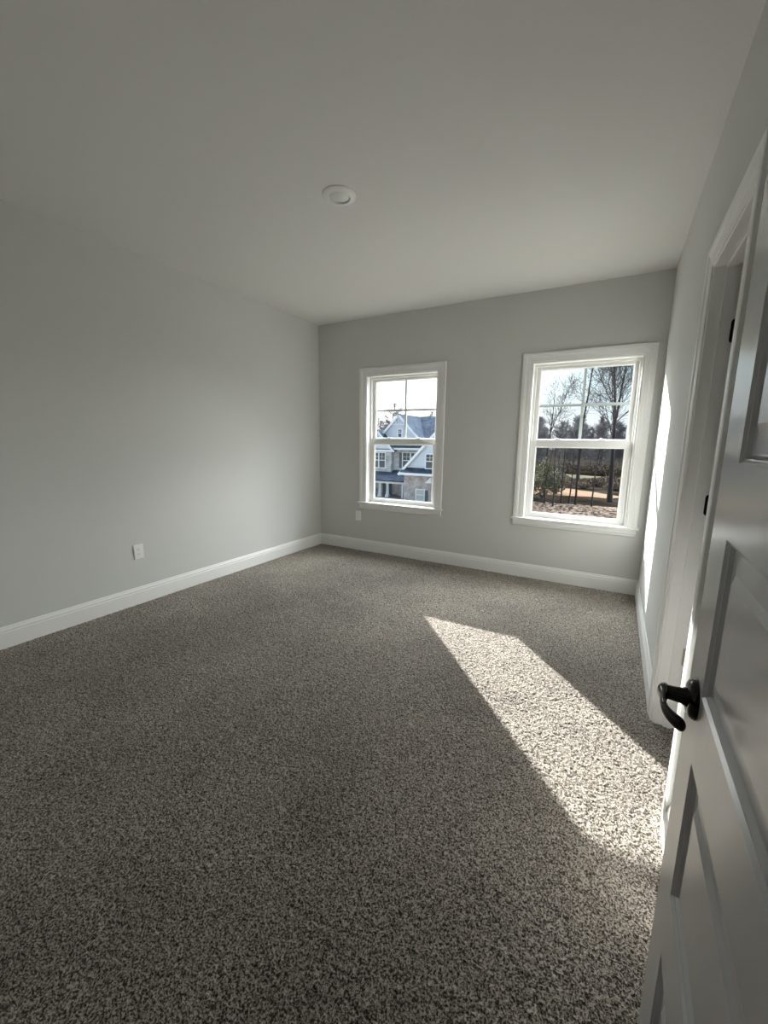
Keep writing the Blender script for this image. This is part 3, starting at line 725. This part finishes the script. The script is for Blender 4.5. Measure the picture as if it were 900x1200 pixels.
def grow(tw, p, d, length, r, level, rnd, spread, up_, kids, rmin, droop=0.0):
    """one limb with its side branches"""
    n = 5 if level > 0 else 4; q = p.copy(); step = length / n; rr = r
    tip = r * 0.5 if level > 0 else r * 0.35
    for i in range(n):
        d = (d + Vector((rnd.gauss(0, 1), rnd.gauss(0, 1), rnd.gauss(0, 1))) * 0.13 + Vector((0, 0, up_))).normalized()
        e = q + d * step; r1 = r + (tip - r) * (i + 1) / n
        tw.seg(q, e, max(rr, rmin), max(r1, rmin), 6 if rr > 0.05 else 3)
        if level > 0 and i >= 1 - (level < 3):
            for _ in range(kids):
                ax = Vector((rnd.gauss(0, 1), rnd.gauss(0, 1), rnd.gauss(0, 0.5))); ax = (ax - d * ax.dot(d)).normalized()
                nd = (d * math.cos(spread) + ax * math.sin(spread)).normalized()
                grow(tw, e, nd, length * rnd.uniform(0.45, 0.68), r1 * rnd.uniform(0.4, 0.6), level - 1, rnd, spread * rnd.uniform(0.85, 1.1), up_, kids, rmin)
        q, rr = e, r1
    return q, d

def make_tree(name, label, cat, loc, h, r, seed, first=0.3, level=3, kids=1, spread=0.75, lean=(0, 0), fork=0, rmin=0.008, group=None, limb=0.42, up_=0.05, mats=('bark', 'twig'), nlimb=14, base_r=1.35, one_piece=False):
    rnd = random.Random(seed)
    t = thing(name, label, cat, loc, 0, group)
    tr, br = Twigs(), Twigs()
    if one_piece: br = tr
    stems = [(Vector((0, 0, -0.1)), Vector((lean[0], lean[1], 1)).normalized(), h, r)]
    N = 12
    while stems:
        p, d, L, R_ = stems.pop(); rr = R_ * base_r if p.z < 0.1 else R_
        for i in range(N):
            d = (d + Vector((rnd.gauss(0, 1), rnd.gauss(0, 1), 0)) * 0.035).normalized()
            q = p + d * (L / N); f = (i + 1) / N; r1 = max(R_ * (1 - f * 0.88), 0.012)
            tr.seg(p, q, rr, r1, 9)
            hz = q.z / h
            if hz > first:
                for _ in range(max(1, nlimb // N)):
                    ax = Vector((rnd.gauss(0, 1), rnd.gauss(0, 1), 0)); ax = (ax - d * ax.dot(d)).normalized(); s_ = spread * rnd.uniform(0.7, 1.15)
                    grow(br, q, (d * math.cos(s_) + ax * math.sin(s_)).normalized(), h * limb * (1.15 - hz * 0.75) * rnd.uniform(0.6, 1.1), r1 * 0.36, level - 1, rnd, spread, up_, kids, rmin)
            if fork and i == fork:
                fork = 0
                a = rnd.uniform(0, 2 * PI); stems.append((q, (d + Vector((0.25 * math.cos(a), 0.1, 0))).normalized(), L * 0.5, r1 * 0.8)); 
            p, rr = q, r1
    for n_, tw, m_ in (('trunk', tr, mats[0]), ('branches', br, mats[1])):
        if tw.v and not (one_piece and n_ == 'branches'):
            o = bpy.data.objects.new(n_, tw.mesh(n_, M[m_])); COL.objects.link(o); o.parent = t
    return t

def dup(root, loc, rotz, sc, label=None):
    r = root.copy(); COL.objects.link(r); r.location = loc; r.rotation_euler = (0, 0, rotz); r.scale = (sc, sc, sc)
    if label: r['label'] = label
    for ch in root.children:
        c = ch.copy(); COL.objects.link(c); c.parent = r
    return r

make_tree('bare_tree', 'tall thick-trunked bare tree rising through the right pane of the right window', 'tree', (-0.2, 43.2, GZ), 17.5, 0.22, 11, first=0.27, level=3, kids=2, spread=0.72, limb=0.33, fork=4, nlimb=24, rmin=0.009, up_=0.08)
make_tree('bare_tree', 'slim tall bare tree just right of the muntin of the right window', 'tree', (-4.85, 68.5, GZ), 21.6, 0.215, 5, first=0.40, level=3, kids=2, spread=0.8, lean=(0.015, 0), limb=0.24, nlimb=12, rmin=0.010, up_=0.09)
make_tree('bare_tree', 'crooked bare tree at the left edge of the right window', 'tree', (-7.85, 55.0, GZ), 11.6, 0.17, 23, first=0.56, level=3, kids=1, spread=0.75, limb=0.27, fork=6, nlimb=24, rmin=0.010, up_=0.07)
slim = [(-5.2, 38.3, 'leftmost of the slim young trunks, beside the evergreen shrubs'), (-4.35, 37.0, 'second slim young trunk from the evergreen shrubs'), (-4.0, 39.5, 'third slim young trunk from the evergreen shrubs, before the tan lawn'),
        (-3.4, 39.9, 'fourth slim young trunk from the evergreen shrubs, before the tan lawn'), (-2.8, 39.7, 'stoutest of the young trunks in front of the tan lawn'), (-1.5, 38.9, 'slim young trunk nearest the thick-trunked tree')]
for k, (x, y, lb) in enumerate(slim):
    make_tree('young_tree', lb, 'tree', (x, y, GZ), 6.2 + 0.35 * (k % 3), 0.105 if k == 4 else 0.072, 40 + k, first=0.58, level=2, kids=2, spread=0.7, limb=0.26, nlimb=24, rmin=0.008, base_r=1.2, mats=('bark', 'twig'), one_piece=True)

# thicket of bare trees behind
protos = []
for k in range(4):
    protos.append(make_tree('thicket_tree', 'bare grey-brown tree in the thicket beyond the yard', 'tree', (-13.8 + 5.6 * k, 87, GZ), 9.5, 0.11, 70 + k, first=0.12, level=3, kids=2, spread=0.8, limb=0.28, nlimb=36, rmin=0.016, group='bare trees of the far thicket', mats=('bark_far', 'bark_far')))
rnd = random.Random(3)
k = 0
for row, y0 in enumerate((87, 93.8, 100.6, 107.4, 114.2)):
    x = -0.78 * y0 + (row % 2) * 3.0
    while x < 0.34 * y0:
        if row or x < -16.5 or x > 2.0:
            dup(protos[k % 4], (x + rnd.uniform(-0.5, 0.5), y0 + rnd.uniform(-0.5, 0.5), GZ), rnd.uniform(0, 6.28), rnd.uniform(0.78, 1.02) * (0.95 + 0.06 * row))
            k += 1
        x += 6.3
for k, (x, y, s, lb) in enumerate([(-30.8, 50.5, 1.0, 'pale bare tree nearest the small gable, left of the roof'), (-36.0, 55, 1.05, None), (-31.2, 57.5, 1.08, None), (-25.2, 60.5, 0.93, None), (-27.5, 66.5, 1.0, None), (-20.4, 62, 0.93, None), (-22.4, 68, 0.99, None), (-34.5, 64, 1.1, None)]):
    if k == 0:
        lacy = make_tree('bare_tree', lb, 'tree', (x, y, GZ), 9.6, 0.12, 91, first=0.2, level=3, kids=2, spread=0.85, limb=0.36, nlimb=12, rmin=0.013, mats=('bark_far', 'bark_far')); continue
    o = dup(lacy, (x, y, GZ), k * 1.3, s, lb or 'bare grey tree showing over and beside the neighbouring roof')
    o['group'] = 'bare trees behind the neighbouring house'

def shrub(name, label, loc, w, h, n, seed, leaf_mat, group=None, leaf=0.10, dense=True):
    rnd = random.Random(seed); t = thing(name, label, 'shrub', loc, 0, group)
    tw = Twigs(); v, f = [], []
    for k in range(10):
        a = rnd.uniform(0, 6.28); d = Vector((math.cos(a) * 0.5, math.sin(a) * 0.5, 1)).normalized()
        grow(tw, Vector((0, 0, -0.05)), d, h * rnd.uniform(0.5, 0.9), 0.03, 2, rnd, 0.6, 0.03, 1, 0.008)
    for k in range(n):
        while True:
            p = Vector((rnd.uniform(-1, 1), rnd.uniform(-1, 1), rnd.uniform(-1, 1)))
            if 0.25 < p.length < 1: break
        c = Vector((p.x * w / 2, p.y * w / 2, h * 0.52 + p.z * h * 0.48)) * (1 + 0.12 * math.sin(p.x * 7 + seed) * math.cos(p.z * 6))
        a = Vector((rnd.gauss(0, 1), rnd.gauss(0, 1), rnd.gauss(0, 1))).normalized(); b = a.cross(Vector((rnd.gauss(0, 1), rnd.gauss(0, 1), 0.3))).normalized()
        s = leaf * rnd.uniform(0.6, 1.2); k0 = len(v)
        for u, w_ in ((-1, 0), (0, 0.5), (1, 0), (0, -0.5)):
            q = c + a * u * s + b * w_ * s; v.append((q.x, q.y, max(q.z, 0.02)))
        f.append((k0, k0 + 1, k0 + 2, k0 + 3))
    o = bpy.data.objects.new('stems', tw.mesh('stems', M['twig'])); COL.objects.link(o); o.parent = t
    me = bpy.data.meshes.new('foliage'); me.from_pydata(v, [], f); me.materials.append(M[leaf_mat]); me.update()
    o = bpy.data.objects.new('foliage', me); COL.objects.link(o); o.parent = t
    return t
shrub('evergreen_shrub', 'tall yellow-green evergreen shrub at the lower left of the right window', (-6.1, 42.5, GZ), 2.6, 3.6, 2600, 1, 'leaf')
shrub('evergreen_shrub', 'lower yellow-green evergreen shrub behind the second slim trunk', (-5.3, 46.5, GZ), 2.4, 2.6, 1800, 2, 'leaf')
under = [shrub('underbrush', 'low brown shrub in the hedge between tan lawn and pale grass strip', (-6.5, 58, GZ), 3.0, 1.15, 1200, 9, 'brown_leaf', 'brown underbrush beyond the tan lawn', 0.12)]
rnd = random.Random(8)
for row, y0 in enumerate((55.2, 59.5, 63.2)):
    for k in range(5):
        if (row == 1 and k in (0, 1)) or (row == 0 and k == 0): continue
        dup(under[0], (-9.0 + row * 1.2 + k * 3.0 + rnd.uniform(-0.2, 0.2), y0 + rnd.uniform(-0.4, 0.4), GZ), rnd.uniform(0, 6.28), rnd.uniform(0.55, 1.0))
for k in range(6):
    o = dup(under[0], (-14.5 + k * 6.3, 81.5 + rnd.uniform(-0.7, 0.7), GZ), rnd.uniform(0, 6.28), rnd.uniform(1.35, 2.0), 'brown shrub at the foot of the far thicket')
    o['group'] = 'brown shrubs at the foot of the thicket'
